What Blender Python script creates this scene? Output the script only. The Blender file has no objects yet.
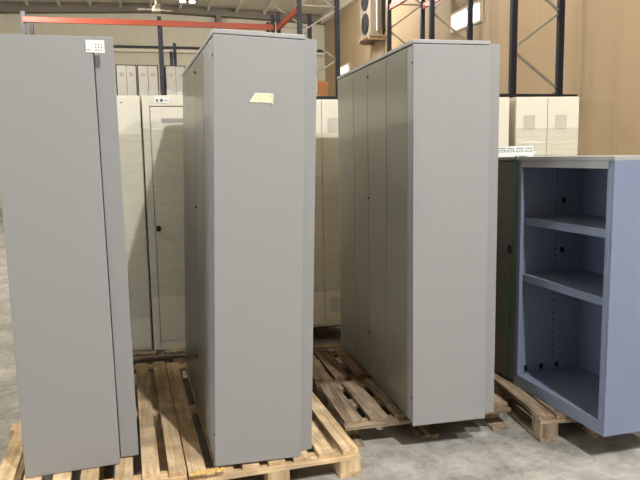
import bpy, bmesh, math, random
from mathutils import Vector, Matrix, Euler
random.seed(7)
SC = bpy.context.scene
COL = SC.collection

# ------------------------------------------------------------------ materials
def srgb(r, g, b):
    f = lambda c: (c/255/12.92) if c/255 <= .04045 else ((c/255+.055)/1.055)**2.4
    return (f(r), f(g), f(b), 1)

def new_mat(name):
    m = bpy.data.materials.new(name); m.use_nodes = True
    nt = m.node_tree
    return m, nt, nt.nodes['Principled BSDF']

def N(nt, t, **kw):
    n = nt.nodes.new(t)
    for k, v in kw.items(): setattr(n, k, v)
    return n

def paint(name, col, rough=.45, metallic=0., var=.04, bump=.0, nscale=6, spec=.5):
    """painted sheet metal / plain surface with faint unevenness"""
    m, nt, b = new_mat(name)
    tc = N(nt, 'ShaderNodeTexCoord')
    n = N(nt, 'ShaderNodeTexNoise'); n.inputs['Scale'].default_value = nscale; n.inputs['Detail'].default_value = 4
    nt.links.new(tc.outputs['Object'], n.inputs['Vector'])
    mix = N(nt, 'ShaderNodeMix', data_type='RGBA', blend_type='MIX')
    a = [c*(1-var) for c in col[:3]]+[1]; d = [min(1, c*(1+var)) for c in col[:3]]+[1]
    mix.inputs[6].default_value = a; mix.inputs[7].default_value = d
    nt.links.new(n.outputs['Fac'], mix.inputs[0]); nt.links.new(mix.outputs[2], b.inputs['Base Color'])
    b.inputs['Roughness'].default_value = rough; b.inputs['Metallic'].default_value = metallic
    b.inputs['Specular IOR Level'].default_value = spec
    if bump:
        n2 = N(nt, 'ShaderNodeTexNoise'); n2.inputs['Scale'].default_value = 420
        nt.links.new(tc.outputs['Object'], n2.inputs['Vector'])
        bp = N(nt, 'ShaderNodeBump'); bp.inputs['Strength'].default_value = bump; bp.inputs['Distance'].default_value = .001
        nt.links.new(n2.outputs['Fac'], bp.inputs['Height']); nt.links.new(bp.outputs['Normal'], b.inputs['Normal'])
    return m

def wood(name, c1, c2, axis, knots=.35):
    """sawn timber; the grain runs along the given local axis, each board gets its own tint"""
    m, nt, b = new_mat(name)
    tc = N(nt, 'ShaderNodeTexCoord'); oi = N(nt, 'ShaderNodeObjectInfo')
    mp = N(nt, 'ShaderNodeMapping')
    sc = {'x': (1.6, 26, 26), 'y': (26, 1.6, 26), 'z': (26, 26, 1.6)}[axis]
    mp.inputs['Scale'].default_value = sc
    add = N(nt, 'ShaderNodeVectorMath', operation='ADD')
    mul = N(nt, 'ShaderNodeMath', operation='MULTIPLY'); mul.inputs[1].default_value = 37
    nt.links.new(oi.outputs['Random'], mul.inputs[0])
    nt.links.new(tc.outputs['Object'], add.inputs[0]); nt.links.new(mul.outputs[0], add.inputs[1])
    nt.links.new(add.outputs[0], mp.inputs['Vector'])
    n = N(nt, 'ShaderNodeTexNoise'); n.inputs['Scale'].default_value = 1.5; n.inputs['Detail'].default_value = 6; n.inputs['Distortion'].default_value = .6
    nt.links.new(mp.outputs[0], n.inputs['Vector'])
    big = N(nt, 'ShaderNodeTexNoise'); big.inputs['Scale'].default_value = 7; big.inputs['Detail'].default_value = 3
    nt.links.new(add.outputs[0], big.inputs['Vector'])
    cr = N(nt, 'ShaderNodeValToRGB')
    cr.color_ramp.elements[0].position = .3; cr.color_ramp.elements[0].color = c2
    cr.color_ramp.elements[1].position = .62; cr.color_ramp.elements[1].color = c1
    nt.links.new(n.outputs['Fac'], cr.inputs[0])
    st = N(nt, 'ShaderNodeMapRange'); st.inputs['From Min'].default_value = .35; st.inputs['From Max'].default_value = .7
    st.inputs['To Min'].default_value = 1.0-knots; st.inputs['To Max'].default_value = 1.08
    nt.links.new(big.outputs['Fac'], st.inputs['Value'])
    rnd = N(nt, 'ShaderNodeMapRange'); rnd.inputs['To Min'].default_value = .82; rnd.inputs['To Max'].default_value = 1.1
    nt.links.new(oi.outputs['Random'], rnd.inputs['Value'])
    m1 = N(nt, 'ShaderNodeMath', operation='MULTIPLY'); nt.links.new(st.outputs[0], m1.inputs[0]); nt.links.new(rnd.outputs[0], m1.inputs[1])
    hs = N(nt, 'ShaderNodeHueSaturation'); nt.links.new(cr.outputs[0], hs.inputs['Color']); nt.links.new(m1.outputs[0], hs.inputs['Value'])
    nt.links.new(hs.outputs[0], b.inputs['Base Color'])
    b.inputs['Roughness'].default_value = .8; b.inputs['Specular IOR Level'].default_value = .2
    bp = N(nt, 'ShaderNodeBump'); bp.inputs['Strength'].default_value = .35; bp.inputs['Distance'].default_value = .003
    nt.links.new(n.outputs['Fac'], bp.inputs['Height']); nt.links.new(bp.outputs['Normal'], b.inputs['Normal'])
    return m

def film(name, opacity=.16, tint=(.95, .95, .93, 1), zs=55, hs=2.0):
    """stretch wrap: mostly clear, shiny, wrinkled in horizontal bands"""
    m, nt, b = new_mat(name)
    nt.nodes.remove(b); out = nt.nodes['Material Output']
    tc = N(nt, 'ShaderNodeTexCoord'); mp = N(nt, 'ShaderNodeMapping'); mp.inputs['Scale'].default_value = (hs, hs, zs)
    nt.links.new(tc.outputs['Object'], mp.inputs['Vector'])
    n = N(nt, 'ShaderNodeTexNoise'); n.inputs['Scale'].default_value = 1.0; n.inputs['Detail'].default_value = 5; n.inputs['Distortion'].default_value = .3
    nt.links.new(mp.outputs[0], n.inputs['Vector'])
    bp = N(nt, 'ShaderNodeBump'); bp.inputs['Strength'].default_value = .9; bp.inputs['Distance'].default_value = .01
    nt.links.new(n.outputs['Fac'], bp.inputs['Height'])
    tr = N(nt, 'ShaderNodeBsdfTransparent'); tr.inputs['Color'].default_value = (.97, .97, .96, 1)
    gl = N(nt, 'ShaderNodeBsdfGlossy'); gl.inputs['Roughness'].default_value = .18; gl.inputs['Color'].default_value = tint
    df = N(nt, 'ShaderNodeBsdfDiffuse'); df.inputs['Color'].default_value = tint
    nt.links.new(bp.outputs[0], gl.inputs['Normal']); nt.links.new(bp.outputs[0], df.inputs['Normal'])
    mx = N(nt, 'ShaderNodeMixShader'); mx.inputs[0].default_value = .35
    nt.links.new(gl.outputs[0], mx.inputs[1]); nt.links.new(df.outputs[0], mx.inputs[2])
    mr = N(nt, 'ShaderNodeMapRange'); mr.inputs['From Min'].default_value = .4; mr.inputs['From Max'].default_value = .75
    mr.inputs['To Min'].default_value = opacity*.5; mr.inputs['To Max'].default_value = opacity*2.2
    nt.links.new(n.outputs['Fac'], mr.inputs['Value'])
    fin = N(nt, 'ShaderNodeMixShader'); nt.links.new(mr.outputs[0], fin.inputs[0])
    nt.links.new(tr.outputs[0], fin.inputs[1]); nt.links.new(mx.outputs[0], fin.inputs[2])
    nt.links.new(fin.outputs[0], out.inputs['Surface'])
    return m

def emit(name, col, s):
    m, nt, b = new_mat(name)
    b.inputs['Base Color'].default_value = col; b.inputs['Emission Color'].default_value = col; b.inputs['Emission Strength'].default_value = s
    return m

def concrete(name):
    m, nt, b = new_mat(name)
    tc = N(nt, 'ShaderNodeTexCoord')
    n1 = N(nt, 'ShaderNodeTexNoise'); n1.inputs['Scale'].default_value = 2.2; n1.inputs['Detail'].default_value = 8; n1.inputs['Roughness'].default_value = .65
    n2 = N(nt, 'ShaderNodeTexNoise'); n2.inputs['Scale'].default_value = 14; n2.inputs['Detail'].default_value = 6; n2.inputs['Distortion'].default_value = 1.2
    for n in (n1, n2): nt.links.new(tc.outputs['Object'], n.inputs['Vector'])
    cr = N(nt, 'ShaderNodeValToRGB')
    cr.color_ramp.elements[0].position = .3; cr.color_ramp.elements[0].color = srgb(124, 121, 115)
    cr.color_ramp.elements[1].position = .68; cr.color_ramp.elements[1].color = srgb(188, 185, 178)
    add = N(nt, 'ShaderNodeMath', operation='ADD'); mu = N(nt, 'ShaderNodeMath', operation='MULTIPLY_ADD')
    mu.inputs[1].default_value = .45; mu.inputs[2].default_value = -.22
    nt.links.new(n2.outputs['Fac'], mu.inputs[0]); nt.links.new(n1.outputs['Fac'], add.inputs[0]); nt.links.new(mu.outputs[0], add.inputs[1])
    nt.links.new(add.outputs[0], cr.inputs[0]); nt.links.new(cr.outputs[0], b.inputs['Base Color'])
    b.inputs['Roughness'].default_value = .62; b.inputs['Specular IOR Level'].default_value = .3
    bp = N(nt, 'ShaderNodeBump'); bp.inputs['Strength'].default_value = .12
    nt.links.new(n2.outputs['Fac'], bp.inputs['Height']); nt.links.new(bp.outputs[0], b.inputs['Normal'])
    return m

def panelled(name, col, axis, step, rough=.6, dark=.8, width=.025):
    """sandwich-panel cladding with vertical joints every `step` metres along a local axis"""
    m, nt, b = new_mat(name)
    tc = N(nt, 'ShaderNodeTexCoord'); sp = N(nt, 'ShaderNodeSeparateXYZ'); nt.links.new(tc.outputs['Object'], sp.inputs[0])
    dv = N(nt, 'ShaderNodeMath', operation='DIVIDE'); dv.inputs[1].default_value = step
    nt.links.new(sp.outputs[axis], dv.inputs[0])
    fr = N(nt, 'ShaderNodeMath', operation='FRACT'); nt.links.new(dv.outputs[0], fr.inputs[0])
    lt = N(nt, 'ShaderNodeMath', operation='LESS_THAN'); lt.inputs[1].default_value = width; nt.links.new(fr.outputs[0], lt.inputs[0])
    n = N(nt, 'ShaderNodeTexNoise'); n.inputs['Scale'].default_value = .8; n.inputs['Detail'].default_value = 4
    nt.links.new(tc.outputs['Object'], n.inputs['Vector'])
    mix = N(nt, 'ShaderNodeMix', data_type='RGBA')
    mix.inputs[6].default_value = [c*.94 for c in col[:3]]+[1]; mix.inputs[7].default_value = [min(1, c*1.05) for c in col[:3]]+[1]
    nt.links.new(n.outputs['Fac'], mix.inputs[0])
    mx2 = N(nt, 'ShaderNodeMix', data_type='RGBA'); mx2.inputs[7].default_value = [c*dark for c in col[:3]]+[1]
    nt.links.new(lt.outputs[0], mx2.inputs[0]); nt.links.new(mix.outputs[2], mx2.inputs[6])
    nt.links.new(mx2.outputs[2], b.inputs['Base Color']); b.inputs['Roughness'].default_value = rough
    b.inputs['Specular IOR Level'].default_value = .3
    return m

M = dict(
    grey=paint('grey_powder_coat', srgb(150, 150, 151), .5, var=.012, bump=.15, spec=.35),
    grey_edge_lit=paint('grey_edge_lit_paint', srgb(163, 163, 164), .45, var=.01),  # top edges; on front doors its lighter tone paints in grazing daylight
    grey_door_reflect=paint('grey_door_reflect_tint', srgb(142, 141, 132), .3, var=.02, spec=.5),  # olive tint stands in for cream and timber surroundings reflected in the doors
    cream=paint('cream_enamel', srgb(228, 223, 206), .45, var=.015),
    pale=paint('pale_grey_enamel', srgb(172, 169, 162), .45, var=.02),
    blue=paint('blue_grey_enamel', srgb(124, 134, 160), .45, var=.03),
    blue_l=paint('blue_grey_shelf_enamel', srgb(128, 138, 160), .4, var=.03),
    olive=paint('dark_grey_door', srgb(104, 101, 94), .45, var=.03),
    black=paint('black_plastic', srgb(18, 18, 18), .5, var=.05),
    dark=paint('dark_seam', srgb(40, 40, 40), .6, var=.05),
    navy=paint('navy_rack_steel', srgb(11, 13, 36), .45, var=.1),
    zinc=paint('zinc_brace', srgb(150, 145, 135), .4, metallic=.3, var=.1),
    orange=paint('orange_rack_steel', srgb(164, 66, 36), .45, var=.08),
    white=paint('white_paper', srgb(240, 240, 238), .6, var=.01),
    note=paint('cream_paper', srgb(240, 234, 196), .6, var=.02),
    ink=paint('ink', srgb(90, 92, 96), .7, var=.1),
    ink_faint=paint('faint_pencil', srgb(196, 190, 158), .7, var=.1),
    green_ink=paint('green_ink', srgb(96, 138, 122), .7, var=.1),
    green=paint('green_strap', srgb(30, 104, 66), .35, var=.1),
    yellow=paint('yellow_film', srgb(216, 180, 108), .35, var=.2, nscale=30),
    card=paint('cardboard', srgb(188, 128, 80), .8, var=.08),
    ac=paint('ac_white', srgb(132, 124, 112), .5, var=.03),
    pipe=paint('pipe_cream', srgb(214, 206, 186), .5, var=.03),
    steel=paint('grey_steel', srgb(116, 108, 96), .6, var=.08),
    purlin=paint('purlin_white', srgb(226, 222, 208), .5, var=.03),
    roof=panelled('roof_sheet', srgb(232, 227, 212), 0, .33, .6, .88, .1),
    back=panelled('back_cladding', srgb(204, 198, 178), 0, 1.0, .6, .86, .015),
    tan=panelled('tan_cladding', srgb(176, 154, 124), 1, 1.0, .6, .9, .02),
    floor=concrete('concrete_floor'),
    glass=emit('daylit_pane', (.93, .97, 1, 1), 3.0),
    lamp=emit('lamp_lens', (1, .93, .8, 1), 30),
    film=film('stretch_film', .055),
    film2=film('crumpled_film', .045, zs=9, hs=9),
)
WOOD = {}
for tag_, c1, c2 in (('fresh', srgb(240, 213, 174), srgb(208, 173, 130)), ('aged', srgb(190, 170, 146), srgb(128, 106, 82)), ('old', srgb(150, 124, 98), srgb(96, 74, 56))):
    for ax in 'xyz': WOOD[tag_+ax] = wood('%s_timber_%s' % (tag_, ax), c1, c2, ax)

# ------------------------------------------------------------------ mesh helpers
class MB:
    def __init__(s): s.bm = bmesh.new(); s.mi = 0
    def box(s, x0, x1, y0, y1, z0, z1, mat=None):
        m = Matrix.Translation(((x0+x1)/2, (y0+y1)/2, (z0+z1)/2)) @ Matrix.Diagonal((abs(x1-x0), abs(y1-y0), abs(z1-z0), 1))
        r = bmesh.ops.create_cube(s.bm, size=1, matrix=m)
        s._mi(r['verts'], mat); return s
    def _mi(s, vs, mat):
        if mat:
            for f in {f for v in vs for f in v.link_faces}: f.material_index = mat
    def bar(s, a, b, w, t, up=(0, 0, 1), mat=None):
        """a rectangular bar from a to b, w across, t along `up`"""
        a, b = Vector(a), Vector(b); d = b-a; L = d.length; d.normalize()
        u = Vector(up); x = d.cross(u)
        if x.length < 1e-4: x = d.cross(Vector((0, 1, 0)))
        x.normalize(); u = x.cross(d)
        m = Matrix((( x.x, d.x, u.x, 0), (x.y, d.y, u.y, 0), (x.z, d.z, u.z, 0), (0, 0, 0, 1)))
        m = Matrix.Translation((a+b)/2) @ m @ Matrix.Diagonal((w, L, t, 1))
        r = bmesh.ops.create_cube(s.bm, size=1, matrix=m); s._mi(r['verts'], mat); return s
    def cyl(s, a, b, r1, r2=None, n=16, mat=None):
        a, b = Vector(a), Vector(b); d = b-a
        q = Vector((0, 0, 1)).rotation_difference(d.normalized()).to_matrix().to_4x4()
        r = bmesh.ops.create_cone(s.bm, cap_ends=True, segments=n, radius1=r1, radius2=r1 if r2 is None else r2, depth=d.length, matrix=Matrix.Translation((a+b)/2) @ q)
        s._mi(r['verts'], mat); return s
    def quadgrid(s, pts, nx, ny):
        vs = [s.bm.verts.new(p) for p in pts]
        for j in range(ny-1):
            for i in range(nx-1):
                s.bm.faces.new((vs[j*nx+i], vs[j*nx+i+1], vs[(j+1)*nx+i+1], vs[(j+1)*nx+i]))
        return s
    def prism(s, poly, y0, y1):
        """poly is a list of (x,z), extruded along y"""
        a = [s.bm.verts.new((x, y0, z)) for x, z in poly]; b = [s.bm.verts.new((x, y1, z)) for x, z in poly]
        n = len(a); s.bm.faces.new(a); s.bm.faces.new(b[::-1])
        for i in range(n): s.bm.faces.new((a[i], b[i], b[(i+1) % n], a[(i+1) % n]))
        return s
    def build(s, name, mats, parent=None, bevel=0, loc=None, rot=None, smooth=False):
        bmesh.ops.recalc_face_normals(s.bm, faces=s.bm.faces[:])
        me = bpy.data.meshes.new(name); s.bm.to_mesh(me); s.bm.free()
        for m in (mats if isinstance(mats, (list, tuple)) else [mats]): me.materials.append(m)
        o = bpy.data.objects.new(name, me); COL.objects.link(o)
        if parent: o.parent = parent
        if loc: o.location = loc
        if rot: o.rotation_euler = rot
        if smooth:
            for p in me.polygons: p.use_smooth = True
        if bevel:
            bv = o.modifiers.new('bevel', 'BEVEL'); bv.width = bevel; bv.segments = 2; bv.limit_method = 'ANGLE'
        return o

def tag(o, label, cat, group=None, kind=None):
    if label: o['label'] = label
    if cat: o['category'] = cat
    if group: o['group'] = group
    if kind: o['kind'] = kind
    return o
def thing(name, label, cat, loc=(0, 0, 0), rot=(0, 0, 0), group=None):
    o = bpy.data.objects.new(name, None); COL.objects.link(o); o.empty_display_size = .1
    o.location = loc; o.rotation_euler = rot
    return tag(o, label, cat, group)
def struct(name, mb, mat, loc=None, rot=None, parent=None):
    o = mb.build(name, mat, parent, loc=loc, rot=rot)
    if not parent: o['kind'] = 'structure'
    return o

TH = math.radians(15)                      # the hall stands 15 degrees off the camera's heading
def room(u, v, z=0): return (u*math.cos(TH)-v*math.sin(TH), u*math.sin(TH)+v*math.cos(TH), z)
RR = (0, 0, TH)

# ------------------------------------------------------------------ the hall (built in hall axes: u across, v deep)
UL, UR, VF, VB = -14.0, 6.6, -7.0, 23.5
EAVE = 6.5
struct('floor', MB().box(UL-.3, UR+.3, VF-.3, VB+.3, -.2, 0), M['floor'], rot=RR)
struct('wall_right', MB().box(UR, UR+.2, VF, 11.95, 0, 7.6).box(UR, UR+.2, 13.3, 20.55, 0, 7.6).box(UR, UR+.2, 21.75, VB, 0, 7.6)
       .box(UR, UR+.2, 11.95, 13.3, 0, 4.12).box(UR, UR+.2, 11.95, 13.3, 4.55, 7.6)
       .box(UR, UR+.2, 20.55, 21.75, 0, 4.2).box(UR, UR+.2, 20.55, 21.75, 4.53, 7.6), M['tan'], rot=RR)
struct('wall_back', MB().box(UL, UR, VB, VB+.2, 0, 7.6), M['back'], rot=RR)
# left wall with a wide open loading door that lets the daylight in
struct('wall_left', MB().box(UL-.2, UL, VF, -4.5, 0, 7.6).box(UL-.2, UL, 1.5, VB, 0, 7.6).box(UL-.2, UL, -4.5, 1.5, 4.5, 7.6), M['back'], rot=RR)
struct('wall_front', MB().box(UL, UR, VF-.2, VF, 0, 7.6), M['back'], rot=RR)
rz = lambda u: EAVE+.02+(.03*(UR-u) if u > .7 else .03*(UR-.7)-.03*(.7-u))
cm = MB().prism([(UL-.2, rz(UL)), (.7, rz(.7)), (UR+.2, rz(UR)), (UR+.2, rz(UR)+.15), (.7, rz(.7)+.15), (UL-.2, rz(UL)+.15)], VF-.2, VB+.2)
struct('ceiling', cm, M['roof'], rot=RR)
k = 1
u = 5.25
while u > -10:
    struct('trim_%d' % k, MB().box(u-.035, u+.035, VF, VB-.35, rz(u)-.14, rz(u)-.005), M['purlin'], rot=RR); k += 1; u -= .95
struct('trim_%d' % k, MB().prism([(UL, rz(UL)-.42), (.7, rz(.7)-.26), (UR, 6.26), (UR, 6.5), (.7, rz(.7)-.0), (UL, rz(UL)-.0)], VB-.34, VB-.02), M['steel'], rot=RR); k += 1
struct('trim_%d' % k, MB().box(2.66, 2.84, VB-.36, VB-.06, 0, 6.4), M['steel'], rot=RR); k += 1
struct('trim_%d' % k, MB().box(UR-.22, UR-.01, VF, VB-.35, 6.22, 6.5), M['pipe'], rot=RR); k += 1
struct('trim_%d' % k, MB().bar((UL, VB-.1, 5.26), (UR-.02, VB-.1, 5.33), .06, .07), M['black'], rot=RR); k += 1
struct('trim_%d' % k, MB().bar((UL, VB-.1, 5.14), (UR-.02, VB-.1, 5.21), .1, .1), M['pipe'], rot=RR); k += 1
def window(name, v0, v1, z0, z1, bars):
    w = struct(name, MB().box(UR-.04, UR+.12, v0-.0, v0+.06, z0, z1).box(UR-.04, UR+.12, v1-.06, v1, z0, z1)
               .box(UR-.04, UR+.12, v0+.06, v1-.06, z0, z0+.05).box(UR-.04, UR+.12, v0+.06, v1-.06, z1-.05, z1), M['pipe'], rot=RR)
    MB().box(UR+.07, UR+.09, v0+.06, v1-.06, z0+.05, z1-.05).build('pane', M['glass'], w)
    for b in bars: MB().box(UR+.04, UR+.068, b-.02, b+.02, z0+.05, z1-.05).build('glazing_bar', M['pipe'], w)
window('window_1', 11.95, 13.3, 4.12, 4.55, [])
window('window_2', 20.55, 21.75, 4.2, 4.53, [])

# ------------------------------------------------------------------ cabinets of the standing rows
W0 = .402
def screwdot(p, r=.006): return MB().cyl((p[0]+.001, p[1], p[2]), (p[0]-.003, p[1], p[2]), r, n=10)
def cabinet(label, loc, yaw, lean, y0, y1, doors, end=False, lock=None, H=1.95, top=True, group=None, lockz=(1.14,), back=True, W=W0, backgap=.004, backtop=.006, lit_doors=0, backw=.066):
    """one cabinet of a row: doors look along local -x, the end panel along local -y; y0..y1 is its stretch of the row"""
    t = thing('cabinet', label, 'cabinet', loc, (0, lean, yaw), group)
    Ht = H-.019 if top else H
    e = .02 if end else 0
    MB().box(.022, W, y0+e+.001, y1-.001, .0, Ht-.001).build('body', M['grey'], t, .002)
    for di, (d0, d1) in enumerate(doors):
        dm = MB().box(0, .021, d0+.0025, d1-.0025, .012, Ht-.006)
        d = dm.build('door', M['grey_edge_lit'] if di < lit_doors else M['grey_door_reflect'], t, .003)  # first doors take the lighter grey, daylight put into their colour
    if lock is not None:
        for z in lockz:
            MB().cyl((.0005, lock, z), (-.005, lock, z), .007, .006, 14).cyl((-.005, lock, z), (-.007, lock, z), .004, n=10).build('lock', M['black'], t)
    if end:
        MB().box(-.004, W, y0, y0+.0195, 0, Ht-.003).build('end_panel', M['grey'], t, .003)
        for z in (Ht-.09, .15): screwdot((-.0045, y0+.011, z)).build('screw', M['black'], t)
    if top:
        MB().box(-.0035, W+.001, y0+.0005, y1-.001, H-.0188, H).build('top_panel', M['grey_edge_lit'], t, .003)
    if back:
        MB().box(W+backgap, W+backgap+backw, y0+(.055 if end else .002), y1-.002, 0.004, H-backtop).build('back_panel', M['grey'], t, .003)
        pass
    return t

YC, LC = .2896, .033
C0 = (-.4947, 2.8213, .1455)
cc = cabinet('grey steel cabinet with a paper note taped on its end panel', C0, YC, LC, 0, .40, [(.0205, .20), (.20, .40)], end=True, lit_doors=2, group='tall grey cabinets in the rows')
# note taped to the end panel: a strip with a slanted left end and a loose flap on the right
nm = MB()
def notept(x, z, o=.0015): return (x, -o, z)
nv = [(.152, 1.650), (.178, 1.690), (.247, 1.690), (.250, 1.650)]
bmv = [nm.bm.verts.new(notept(x, z)) for x, z in nv]; nm.bm.faces.new(bmv)
fl = [nm.bm.verts.new((x, y, z)) for x, y, z in [(.2472, -.0015, 1.690), (.257, -.010, 1.690), (.257, -.012, 1.640), (.2502, -.0015, 1.645)]]; nm.bm.faces.new(fl)
no = nm.build('paper_note', M['note'], cc)
sd = no.modifiers.new('thickness', 'SOLIDIFY'); sd.thickness = .0012
im = MB()
random.seed(3)
for z, a, b in ((1.679, .180, .238), (1.666, .172, .240)):
    x = a
    while x < b:
        w = random.uniform(.004, .011); im.box(x, x+w, -.0032, -.0022, z-.003, z+.002); x += w+random.uniform(.003, .008)
im.build('handwriting', M['ink_faint'], no)
cabinet('grey two-door cabinet just behind the note-bearing end cabinet', C0, YC, LC, .40, 1.15, [(.40, .775), (.775, 1.15)], lock=.75, group='tall grey cabinets in the rows', lockz=(.3, 1.14, 1.86))
cabinet('grey cabinet at the far end of the middle row with a paper note in front', C0, YC, LC, 1.15, 1.54, [(1.15, 1.54)], group='tall grey cabinets in the rows')

YR = .218
R0 = (.469, 3.217, .151)
cabinet('grey steel cabinet with a blank end panel overhanging the old pallet front', R0, YR, 0, 0, .43, [(.0205, .10), (.10, .43)], end=True, backw=.076, lit_doors=1, group='tall grey cabinets in the rows')
cabinet('grey two-door cabinet with dot locks in the middle of the right row', R0, YR, 0, .43, 1.10, [(.43, .78), (.78, 1.10)], lock=.765, group='tall grey cabinets in the rows', lockz=(.3, 1.14, 1.86))
cabinet('grey single-door cabinet at the far end of the right row, below the small bright window', R0, YR, 0, 1.10, 1.51, [(1.10, 1.51)], group='tall grey cabinets in the rows')

YL = math.radians(17.5)
L0 = (-.946-W0*math.cos(YL), 2.863-W0*math.sin(YL), .1455)
lc = cabinet('grey cabinet at the left edge with a white label near its top', L0, YL, -.006, 0, 1.5, [(.0205, .5), (.5, 1.0), (1.0, 1.5)], end=True, H=1.928, top=False, group='tall grey cabinets in the rows', backgap=.003, backtop=-.008, backw=.082)
lb = MB().box(.374, .450, -.004, -.0025, 1.858, 1.910).build('paper_label', M['white'], lc)
lp = MB()
for i in range(3):
    for j in range(3): lp.box(.412+i*.011, .412+i*.011+.005, -.0052, -.0042, 1.866+j*.012, 1.866+j*.012+.005)
lp.box(.380, .385, -.0052, -.0042, 1.866, 1.872).box(.389, .392, -.0052, -.0042, 1.866, 1.872)
lp.build('print', M['ink'], lb)

# ------------------------------------------------------------------ pallets
def pallet(label, loc, yaw, Wd, L, boards, bw, tone, blocks_u, cross_v, Ht=.144, tb=.022, front_inset=.02, blk=.1, jit=.0, blockw=.105, rot=None, group='timber pallets under the cabinets', recess=.0):
    t = thing('pallet', label, 'pallet', loc, rot or (0, 0, yaw), group)
    zt = Ht-tb
    for i, u in enumerate(boards):
        a = random.uniform(-jit, jit); b2 = random.uniform(0, jit)
        m = MB().box(u, u+bw, front_inset+b2, L-front_inset-random.uniform(0, jit), zt, Ht)
        for v in cross_v:
            for q in (.28, .66):
                x = u+bw*q+random.uniform(-.006, .006); y = min(L-front_inset-.02, max(front_inset+.025, v+.05+random.uniform(-.015, .015)))
                m.cyl((x, y, Ht-.002), (x, y, Ht+.0006), .0035, n=8, mat=1)
        m.build('top_board', [WOOD[tone+'y'], M['dark']], t, .002)
    for v in cross_v:
        MB().box(0, Wd, v, v+.1, zt-tb, zt).build('cross_board', WOOD[tone+'x'], t, .002)
        for u in blocks_u:
            MB().box(u, u+blockw, v+.002+(recess if v < .05 else 0), v+blk+(recess if v < .05 else 0), tb, zt-tb).build('block', WOOD[tone+'z'], t, .003)
    for u in blocks_u:
        MB().box(u, u+blockw, .0, L, 0, tb).build('bottom_board', WOOD[tone+'y'], t, .002)
    return t

# middle pallet (fresh timber)
YP = math.radians(16.6)
pb = [.0, .122, .245, .368, .490, .615, .738]
pallet('fresh pine pallet carrying the middle row, front end nearest the camera', (-.606, 2.762, 0), YP, .82, 1.73, pb, .08, 'fresh', [.0, .36, .715], [0, .83, 1.63], Ht=.131)
# left pallet
ang = math.radians(16.6)
pallet('fresh pine pallet carrying the cabinets at the left edge of the picture', (-.618-.86*math.cos(ang), 2.773-.86*math.sin(ang), 0), ang, .86, 1.73, [.035, .155, .28, .40, .548, .666, .782], .078, 'fresh', [0, .38, .755], [0, .82, 1.63])
# two short old pallets under the right row
YQ = math.radians(13.3)
q0 = Vector((.116, 3.285, 0)); dv = Vector((-math.sin(YQ), math.cos(YQ), 0))
ob = [.005, .150, .295, .440, .585, .730, .865]
pallet('old brown short pallet under the front of the right row', q0[:], YQ, .97, .66, ob, .104, 'aged', [.0, .43, .86], [0, .28, .56], jit=.012, front_inset=.03, Ht=.144, recess=.11)
q1 = q0+dv*.675
pallet('old brown short pallet under the back of the right row', (q1.x, q1.y, 0), YQ, .97, .66, [.0, .130, .28, .43, .585, .730, .865], .108, 'old', [.0, .43, .86], [0, .28, .56], jit=.012, front_inset=.03)

# crumpled yellow film on the fresh pallet fronts
ym = MB(); nx, ny = 26, 5; pts = []
random.seed(11)
for j in range(ny):
    for i in range(nx):
        s_ = i/(nx-1)
        pts.append((s_*.16, (j/(ny-1)-.5)*.022+random.uniform(-.003, .003), random.uniform(0, .007)+(.003 if j % 2 else .0)))
ym.quadgrid(pts, nx, ny)
yo = ym.build('plastic_film', M['yellow'], loc=(-.60, 2.752, .146), rot=(math.radians(30), 0, YP), smooth=False)
yo.modifiers.new('thickness', 'SOLIDIFY').thickness = .0015
tag(yo, 'crumpled yellow plastic film on the front edge of the fresh pallets', 'plastic film')
# ------------------------------------------------------------------ lockers at the back
def vent(parent, x0, z0, nx=5, nz=6, s=.020, d=.009, y=0):
    m = MB()
    for i in range(nx):
        for j in range(nz): m.box(x0+i*s, x0+i*s+d, y-.0012, y+.002, z0+j*s, z0+j*s+d)
    return m.build('vent', M['dark'], parent)
def locker(label, loc, yaw, W, H, D, doors, mat='cream', vents=True, group='cream lockers along the back', key=True, rows=(0,)):
    t = thing('locker', label, 'locker', loc, (0, 0, yaw), group)
    MB().box(0, W, .02, D, 0, H).build('body', M[mat], t, .003)
    n = len(doors)
    for i, (a, b) in enumerate(doors):
        d = MB().box(a+.002, b-.002, 0, .019, .02, H-.004).build('door', M[mat], t, .003)
        if vents:
            c = (a+b)/2
            vent(d, c-.045+vents, H-.26); vent(d, c-.045+vents, .13)
        if key: MB().cyl((a+.04, 0, H*.55), (a+.04, -.008, H*.55), .012, n=12).build('lock', M['black'], d)
    return t
ZP = .1452
YK = math.radians(10)
def kline(px_, py_): return (px_, py_, ZP)
# left one: plain door
l1 = locker('cream single-door locker beside the left edge cabinet', (-1.253-.55*math.cos(YK), 4.66-.55*math.sin(YK), ZP), YK, .55, 1.85, .5, [(0, .55)], vents=False, key=False)
MB().cyl((.425, .001, 1.80), (.425, -.005, 1.80), .005, n=10).build('plug', M['black'], l1)
MB().box(-.005, .555, -.006, -.004, .25, 1.58).build('stretch_wrap', M['film'], l1)
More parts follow.
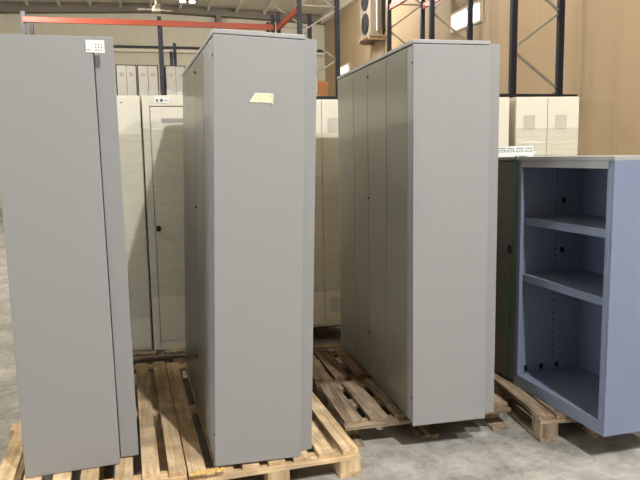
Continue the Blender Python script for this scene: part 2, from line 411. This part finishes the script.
# second: framed door with a slot strip, label and black lock
l2 = thing('locker', 'cream locker with a recessed door frame and small white badge on top', 'locker', (-1.240, 4.665, ZP), (0, 0, YK), 'cream lockers along the back')
MB().box(0, .05, 0, .5, 0, 1.85).box(.05, .95, .02, .5, 0, 1.85).box(.05, .95, 0, .0195, 1.775, 1.85).box(.90, .95, 0, .0195, 0, 1.775).box(.05, .90, 0, .0195, 0, .06).build('body', M['cream'], l2, .003)
dd = MB().box(.054, .896, .002, .019, .066, 1.769).build('door', M['cream'], l2, .003)
MB().box(.13, .82, -.0005, .001, 1.66, 1.69).build('slot_strip', M['pale'], dd)
MB().cyl((.075, .002, .905), (.075, -.018, .905), .018, .014, 16).box(.062, .088, -.026, -.0185, .885, .925).build('lock', M['black'], dd)
bd = MB().box(.085, .19, -.003, -.0005, 1.795, 1.835).build('badge', M['white'], l2)
MB().box(.10, .112, -.0045, -.0035, 1.805, 1.825).cyl((.137, -.0032, 1.815), (.137, -.0046, 1.815), .011, n=14).box(.158, .178, -.0045, -.0035, 1.812, 1.817).build('print', M['ink'], bd)
MB().box(-.004, .96, -.01, -.008, .40, 1.62).build('stretch_wrap', M['film'], l2)
# middle one between the two rows
YM = math.radians(12)
lm = locker('cream locker seen through the gap between the two rows', (.03-.34*math.cos(YM), 5.24-.34*math.sin(YM), ZP), YM, .68, 1.85, .5, [(0, .34), (.34, .68)], vents=-.075, key=False)
MB().box(-.004, .684, -.016, -.014, .3, 1.25).build('stretch_wrap', M['film'], lm)
# right ones behind the blue-grey cabinet
YE = math.radians(6)
le = locker('cream locker at the left of the dark gap, right of the right row', (1.545-.66*math.cos(YE), 5.32-.66*math.sin(YE), ZP), YE, .66, 1.85, .5, [(0, .33), (.33, .66)], vents=.0)
lf = locker('cream two-door locker standing behind the open blue-grey cabinet', (1.598, 5.325, ZP), YE, .536, 1.85, .5, [(0, .268), (.268, .536)], vents=-.02)
MB().box(-.003, .539, -.016, -.014, .3, 1.6).build('stretch_wrap', M['film'], lf)
# pallets under them
def low_pallet(label, loc, yaw, Wd, tone='aged'):
    return pallet(label, loc, yaw, Wd, .74, [Wd/7*i for i in range(7)], Wd/7*.72, tone, [0, Wd/2-.05, Wd-.105], [0, .31, .64], group='timber pallets under the lockers')
low_pallet('timber pallet under the cream lockers at the left back', (-1.253-.58*math.cos(YK)+.08*math.sin(YK), 4.66-.58*math.sin(YK)-.08*math.cos(YK), 0), YK, 1.56)
low_pallet('dim timber pallet under the locker between the two rows', (-.32-.16*math.sin(YM), 5.16+.16*math.cos(YM), 0), YM, .74, 'old')
bt = MB().box(0, .86, 0, .09, 0, .024).build('timber_batten', WOOD['agedx'], bevel=.002, loc=(-.30, 5.02, 0), rot=(0, 0, YM))
tag(bt, 'timber batten on the dark floor below the locker between the two rows', 'timber')
low_pallet('timber pallet under the cream lockers on the right', (.87, 5.19, 0), YE, 1.30)

# ------------------------------------------------------------------ open blue-grey cabinet on the right and its neighbour
YB = math.radians(16)
B0 = Vector((1.168, 3.83, .1455))              # far lower end of its open front
HB = 1.381; LB = .80; DB = .46
# local frame: x into the cabinet (away from the aisle), -y towards the camera
b = thing('shelf_cabinet', 'open blue-grey steel cabinet with shelves on the right', 'cabinet', B0[:], (0, 0, YB))
MB().box(0, DB, -.018, 0, 0, HB-.02).build('side_panel', M['blue'], b, .002)
MB().box(0, DB, -LB, -LB+.018, 0, HB-.02).build('side_panel', M['blue'], b, .002)
MB().box(DB-.015, DB, -LB+.018, -.018, 0, HB-.02).build('rear_panel', M['blue'], b)
MB().box(-.004, DB, -LB, 0, HB-.02, HB).box(-.002, .016, -LB+.02, -.02, HB-.06, HB-.0205).build('top_panel', M['grey_edge_lit'], b, .002)
MB().box(-.002, .02, -.045, -.0185, .075, HB-.022).build('front_post', M['blue_l'], b, .002)
MB().box(-.002, .02, -LB+.0185, -LB+.045, .075, HB-.022).build('front_post', M['blue_l'], b, .002)
MB().box(.0, .018, -LB+.0185, -.0185, 0, .072).box(.018, DB-.016, -LB+.0185, -.0185, .055, .07).build('plinth_floor', M['blue_l'], b, .002)
for z in (.655, .995):
    MB().box(.03, DB-.02, -LB+.022, -.022, z+.02, z+.032).box(.03, .045, -LB+.022, -.022, z-.012, z+.02).build('shelf', M['blue_l'], b, .002)
for xs in (.06, .40):
    pass
for i in range(30): MB().box(.255, .262, -.0195, -.0182, .14+i*.04, .155+i*.04).build('slot', M['dark'], b)
for x, z in ((.06, .085), (.17, .085), (.28, .085), (.295, .80), (.295, 1.10)):
    MB().box(x, x+.016, -.030, -.0182, z, z+.033).build('shelf_clip', M['black'], b)
# neighbour in the same row
nb = thing('cabinet', 'dark grey cabinet next to the open blue-grey one, strapped in green', 'cabinet', B0[:], (0, 0, YB))
MB().box(.022, DB, .004, .80, 0, HB-.02).build('body', M['olive'], nb, .002)
for d0, d1 in ((.004, .40), (.40, .80)):
    MB().box(0, .02, d0+.002, d1-.002, .03, HB-.03).build('door', M['olive'], nb, .003)
MB().box(-.004, DB, .004, .80, HB-.02, HB).build('top_panel', M['grey_edge_lit'], nb, .002)
MB().box(-.004, -.001, .045, .085, .80, .85).build('latch_plate', M['black'], nb)
# strap round the neighbour: up its front, bowed off it, and over the top
sp = MB(); prof = [(-.008, .012, HB+.004), (-.012, .0, HB-.03), (-.016, -.004, HB-.16), (-.016, .004, HB-.45), (-.012, .03, .55), (-.008, .055, .12), (-.006, .06, .012)]
for (a, c) in zip(prof[:-1], prof[1:]): sp.bar(a, c, .016, .0015, up=(1, 0, 0))
sp.bar((-.008, .012, HB+.004), (DB+.01, .012, HB+.004), .016, .0015)
so = sp.build('strap', M['green'], loc=B0[:], rot=(0, 0, YB))
tag(so, 'green packing strap running down the front of the dark grey cabinet', 'strap')
# sheet with green print standing on top
ls = thing('label_sheet', 'white sheet with four green printed marks above the dark grey cabinet', 'sheet', (B0.x-.02, B0.y+.03, .144+HB+.001), (0, 0, math.radians(-4)))
MB().box(-.12, .115, 0, .003, 0, .062).build('sheet', M['white'], ls)
pr = MB()
for i, (a, w) in enumerate(((-.09, .045), (-.035, .04), (.016, .042), (.068, .04))):
    pr.box(a, a+w, -.0012, -.0002, .047, .052).box(a, a+w, -.0012, -.0002, .028, .040)
    pr.box(a+.004, a+w-.006, -.0020, -.0013, .031, .037, mat=1)
pr.build('print', [M['green_ink'], M['white']], ls)
# pallet under the two
pallet('timber pallet with a chewed corner under the open blue-grey cabinet', (1.165, 3.325, 0), math.radians(8), .72, 1.25, [0, .1, .2, .31, .42, .53, .632], .088, 'aged', [0, .31, .615], [0, .57, 1.15], group='timber pallets under the cabinets', front_inset=.012)

# ------------------------------------------------------------------ pallet racking far behind
def rack(label, frames, z_top, beams, braces, decks=(), group='blue and orange pallet racks'):
    t = thing('pallet_rack', label, 'rack', (0, 0, 0), RR, group)
    for (u_, v_, zt) in frames:
        m = MB().box(u_-.045, u_+.045, v_-.004, v_+.004, .012, zt).box(u_-.045, u_-.037, v_+.004, v_+.07, .012, zt).box(u_+.037, u_+.045, v_+.004, v_+.07, .012, zt)
        up = m.build('upright', M['navy'], t)
        h = MB(); z = max(1.9, zt-2.6)
        while z < zt-.05:
            h.box(u_-.022, u_-.012, v_-.0052, v_-.0042, z, z+.025).box(u_+.012, u_+.022, v_-.0052, v_-.0042, z, z+.025); z += .075
        h.build('slot', M['black'], up)
        MB().box(u_-.07, u_+.07, v_-.05, v_+.1, 0, .012).build('base_plate', M['navy'], up)
    for (a, c, h, mt) in beams:
        MB().bar(a, c, .05, h).build('beam', M[mt], t, .004)
    for a, c in braces:
        MB().bar(a, c, .03, .03).build('brace', M['zinc'], t)
    for bx in decks: MB().box(*bx).build('deck', M['black'], t)
    return t

# rack A: two frames and an orange beam between them
A0, A1, uA, uB = 13.3, 15.6, 3.22, 4.02
br = []
for v in (A0, A1):
    zz = [1.0, 1.52, 2.05, 2.55, 3.05, 3.53, 4.05, 4.55, 5.05]
    for i in range(len(zz)-1):
        br.append(((uB if i % 2 else uA, v+.06, zz[i]), (uA if i % 2 else uB, v+.06, zz[i+1])))
    br.append(((uA, v+.06, 4.6), (uB, v+.06, 4.6)))
rack('blue rack frame with one short orange beam above the middle row end', [(uA, A0, 6.1), (uB, A0, 6.1), (uA+.04, A1, 4.93), (uB, A1, 4.92)], 6,
     [((uA, A0, 4.55), (uA, A1, 4.55), .13, 'orange'), ((uB-1.4, A0-.06, 2.72), (uB, A0-.06, 2.72), .11, 'black')], br, [(uA+.05, uB-.05, A0+.1, A1-.1, 2.68, 2.71)])
cb = thing('cardboard_box', 'brown cardboard box on the dark rack shelf beyond the middle row', 'box', room(3.76, 14.15, 2.71), RR)
MB().box(-.28, .28, 0, .4, 0, .47).build('carton', M['card'], cb, .004)
MB().box(-.03, .03, -.002, -.0005, .0, .47).box(-.03, .03, 0, .4, .4705, .4725).build('tape', M['note'], cb)

# rack B-C-D along the right wall
B1, C1, D1, uP, uQ = 13.9, 11.68, 8.82, 5.4, 6.2
br = []
for v, z0 in ((B1, 4.30), (C1, 4.24), (D1, 3.08)):
    z = z0; k2 = 0
    while z < 5.6:
        br.append(((uP if k2 % 2 == 0 else uQ, v+.05, z), (uQ if k2 % 2 == 0 else uP, v+.05, z+.56))); z += .56; k2 += 1
    z = z0-.02; k2 = 0
    while z > 1.2:
        br.append(((uP if k2 % 2 == 0 else uQ, v+.05, z), (uQ if k2 % 2 == 0 else uP, v+.05, z-.56))); z -= .56; k2 += 1
br.append(((uP, B1+.05, 4.85), (uQ, B1+.05, 4.85)))
rack('long blue rack of three frames along the tan right wall', [(uu, v, 6.1) for v in (B1, C1, D1) for uu in (uP, uQ)], 6,
     [((uP, C1, 4.76), (uP, B1, 4.76), .13, 'orange'), ((uQ, C1, 4.82), (uQ, B1, 4.82), .13, 'orange'),
      ((uP-.6, D1-.06, 2.36), (uQ+.25, D1-.06, 2.36), .11, 'black')], br)

# rack along the back: orange beam from the left to the double upright
v0, v1 = 16.0, 17.1
br = []
for uu in (-2.4, .52, 3.20):
    for i in range(7): br.append(((uu, v0 if i % 2 else v1, 1+i*.5), (uu, v1 if i % 2 else v0, 1.5+i*.5)))
rack('blue rack along the back carrying pale lockers under a long orange beam', [(-2.4, v0, 4.82), (.52, v0, 4.82), (3.20, v0, 4.95), (-2.4, v1, 4.9), (.58, v1, 4.92), (3.30, v1, 5.0)], 5,
     [((-2.4, v0-.04, 4.64), (.52, v0-.04, 4.655), .12, 'orange'), ((.52, v0-.04, 4.655), (3.20, v0-.04, 4.65), .13, 'orange'),
      ((-2.4, v0-.04, 1.96), (3.20, v0-.04, 1.96), .12, 'orange'), ((-2.4, v1+.1, 1.96), (3.20, v1+.1, 1.96), .12, 'orange')], br,
     [(-2.35, 3.15, v0, v1+.05, 2.02, 2.05)])
rack('short dark blue frame standing behind the pale lockers on the rack', [(.90, 19.0, 4.5), (1.0, 19.0, 4.73)], 5, [], [((.90, 19.05, 1.2), (1.0, 19.05, 1.5)), ((.90, 19.05, 3.2), (1.0, 19.05, 3.5))])

# pale lockers on the back rack's shelf
specs = [(-.49, -.06, 'pale grey two-door locker up on the rack, leftmost of three'), (-.01, .425, 'pale grey film-wrapped locker up on the rack, just left of the blue upright'), (.62, 1.06, 'pale grey film-wrapped locker up on the rack, right of the blue upright')]
for i, (a, c, lab) in enumerate(specs):
    t = thing('locker', lab, 'locker', room(a, 16.02, 2.05), RR, 'pale lockers on the back rack')
    w = c-a
    MB().box(-.02, w+.02, .02, .45, 0, 1.67).build('body', M['dark'], t, .003)
    for j in (0, 1):
        d = MB().box(j*w/2+.004, (j+1)*w/2-.004, 0, .019, .02, 1.645).build('door', M['pale'], t, .003)
        MB().box((j+.5)*w/2-.045, (j+.5)*w/2+.045, -.002, -.0004, 1.40, 1.49).build('vent', M['zinc'], d)
        MB().cyl(((j+.5)*w/2+(.06 if j == 0 else -.06), 0, .9), ((j+.5)*w/2+(.06 if j == 0 else -.06), -.01, .9), .014, n=10).build('lock', M['black'], d)
    if i: MB().box(-.02, w+.02, -.02, -.016, .1, 1.12).build('stretch_wrap', M['film2'], t)

# ------------------------------------------------------------------ things high up
ac = thing('air_conditioner', 'two-fan outdoor air conditioner unit on a timber bracket, high on the tan wall', 'air conditioner', room(6.16, 17.3, 4.80), RR)
MB().box(0, .36, 0, .90, 0, 1.36).build('casing', M['ac'], ac, .012)
for z in (.36, 1.0):
    f = MB().cyl((0.001, .40, z), (-.02, .40, z), .285, n=32).build('fan_grille', M['dark'], ac)
    g = MB()
    for r_ in (.10, .19, .275):
        for i in range(24):
            a0, a1 = i*math.tau/24, (i+1)*math.tau/24
            g.bar((-.024, .40+r_*math.cos(a0), z+r_*math.sin(a0)), (-.024, .40+r_*math.cos(a1), z+r_*math.sin(a1)), .008, .008, up=(1, 0, 0))
    g.build('guard_ring', M['dark'], f)
MB().cyl((.18, -.03, .12), (.18, -.03, 1.3), .022, n=10).cyl((.18, -.03, .12), (.18, .0, .12), .022, n=10).build('pipe', M['pipe'], ac)
MB().box(.33, .42, -.03, .02, .15, 1.4).build('cable_duct', M['black'], ac)
bk = thing('wall_bracket', 'timber bracket platform holding the air conditioner on the tan wall', 'bracket', room(6.10, 17.2, 4.66), RR)
for i in range(4): MB().box(.0, .49, .02+i*.27, .20+i*.27, .10, .14).build('plank', WOOD['agedx'], bk)
for y_ in (.05, .95): MB().box(.0, .49, y_, y_+.07, .02, .10).build('bearer', WOOD['agedx'], bk)

fr = rz(.42)
fan = thing('ceiling_fan', 'white ceiling fan hanging on a rod above the orange beam', 'fan', room(.44, 15.2, 4.80), RR)
MB().cyl((0, 0, .05), (0, 0, rz(.44)-4.80-.01), .022, n=12).build('rod', M['purlin'], fan)
MB().cyl((0, 0, -.05), (0, 0, .07), .10, .07, 20).build('hub', M['purlin'], fan)
for i in range(3):
    a = math.radians(35+120*i)
    MB().bar((.08*math.cos(a), .08*math.sin(a), 0), (.42*math.cos(a), .42*math.sin(a), .02), .10, .008).build('blade', M['purlin'], fan)
for i, (uu, lab) in enumerate(((1.38, 'round bright ceiling lamp, left of the pair'), (1.66, 'round bright ceiling lamp, right of the pair'))):
    t = thing('ceiling_lamp', lab, 'lamp', room(uu, 20.6, 6.22), RR, 'ceiling lamps')
    MB().cyl((0, 0, .0), (0, 0, rz(uu)-6.22-.01), .085, .05, 20).build('housing', M['ac'], t)
    MB().cyl((0, 0, -.02), (0, 0, .0), .08, .085, 20).build('lens', M['lamp'], t)

# ------------------------------------------------------------------ light
def lamp(loc, power, size=.5, col=(1, .93, .82), aim=None):
    l = bpy.data.lights.new('hall_light', 'AREA' if aim else 'POINT'); l.energy = power; l.color = col
    if aim: l.shape = 'DISK'; l.size = size
    else: l.shadow_soft_size = size/2
    o = bpy.data.objects.new('hall_light', l); COL.objects.link(o); o.location = loc
    if aim: o.rotation_euler = (Vector(aim)-Vector(loc)).to_track_quat('-Z', 'Y').to_euler()
    return o
WARM = (1, .95, .88)
lamp((2.08, -.9, 6.33), 370, .16, (1, .98, .955), aim=(.2, 3, .5))
lamp((5.4, -.6, 6.2), 230, .2, (1, .98, .96), aim=(0, 3.5, 1))
lamp((-5.0, 3.0, 5.4), 360, .16, WARM)
lamp((0.3, 9.3, 5.2), 250, .5, WARM)  # this and the next three: added to brighten the racks and back wall
lamp((-6, 12.5, 5.4), 460, .5, WARM)
lamp((0.0, 17.5, 5.9), 340, .5, WARM)
lamp((3.4, 10.5, 5.9), 60, .5, WARM)
w = bpy.data.worlds.new('world'); SC.world = w; w.use_nodes = True
bg = w.node_tree.nodes['Background']; bg.inputs[0].default_value = (.80, .90, 1, 1); bg.inputs[1].default_value = 6.0
pl = bpy.data.lights.new('loading_door_daylight', 'AREA'); pl.shape = 'RECTANGLE'; pl.size = 4.4; pl.size_y = 5.9; pl.cycles.is_portal = True
po = bpy.data.objects.new('loading_door_daylight', pl); COL.objects.link(po); po.location = room(UL-.1, -1.5, 2.25)
po.rotation_euler = Vector((math.cos(TH), math.sin(TH), 0)).to_track_quat('-Z', 'Y').to_euler()

# ------------------------------------------------------------------ camera
F, P_, RL = 649.4, .129, -.0173
f = Vector((0, math.cos(P_), -math.sin(P_))); up = Vector((0, math.sin(P_), math.cos(P_))); x = Vector((1, 0, 0))
c_, s_ = math.cos(RL), math.sin(RL)
xr = c_*x+s_*up; ur = -s_*x+c_*up
cam = bpy.data.cameras.new('camera'); co = bpy.data.objects.new('camera', cam); COL.objects.link(co)
co.matrix_world = Matrix(((xr.x, ur.x, -f.x, 0), (xr.y, ur.y, -f.y, 0), (xr.z, ur.z, -f.z, 1.552), (0, 0, 0, 1)))
cam.sensor_width = 36; cam.lens = 36*F/640; cam.clip_start = .05; cam.clip_end = 200
SC.camera = co
vs = SC.view_settings
vs.view_transform = 'Standard'; vs.look = 'None'; vs.exposure = .12; vs.gamma = 1; vs.use_curve_mapping = False
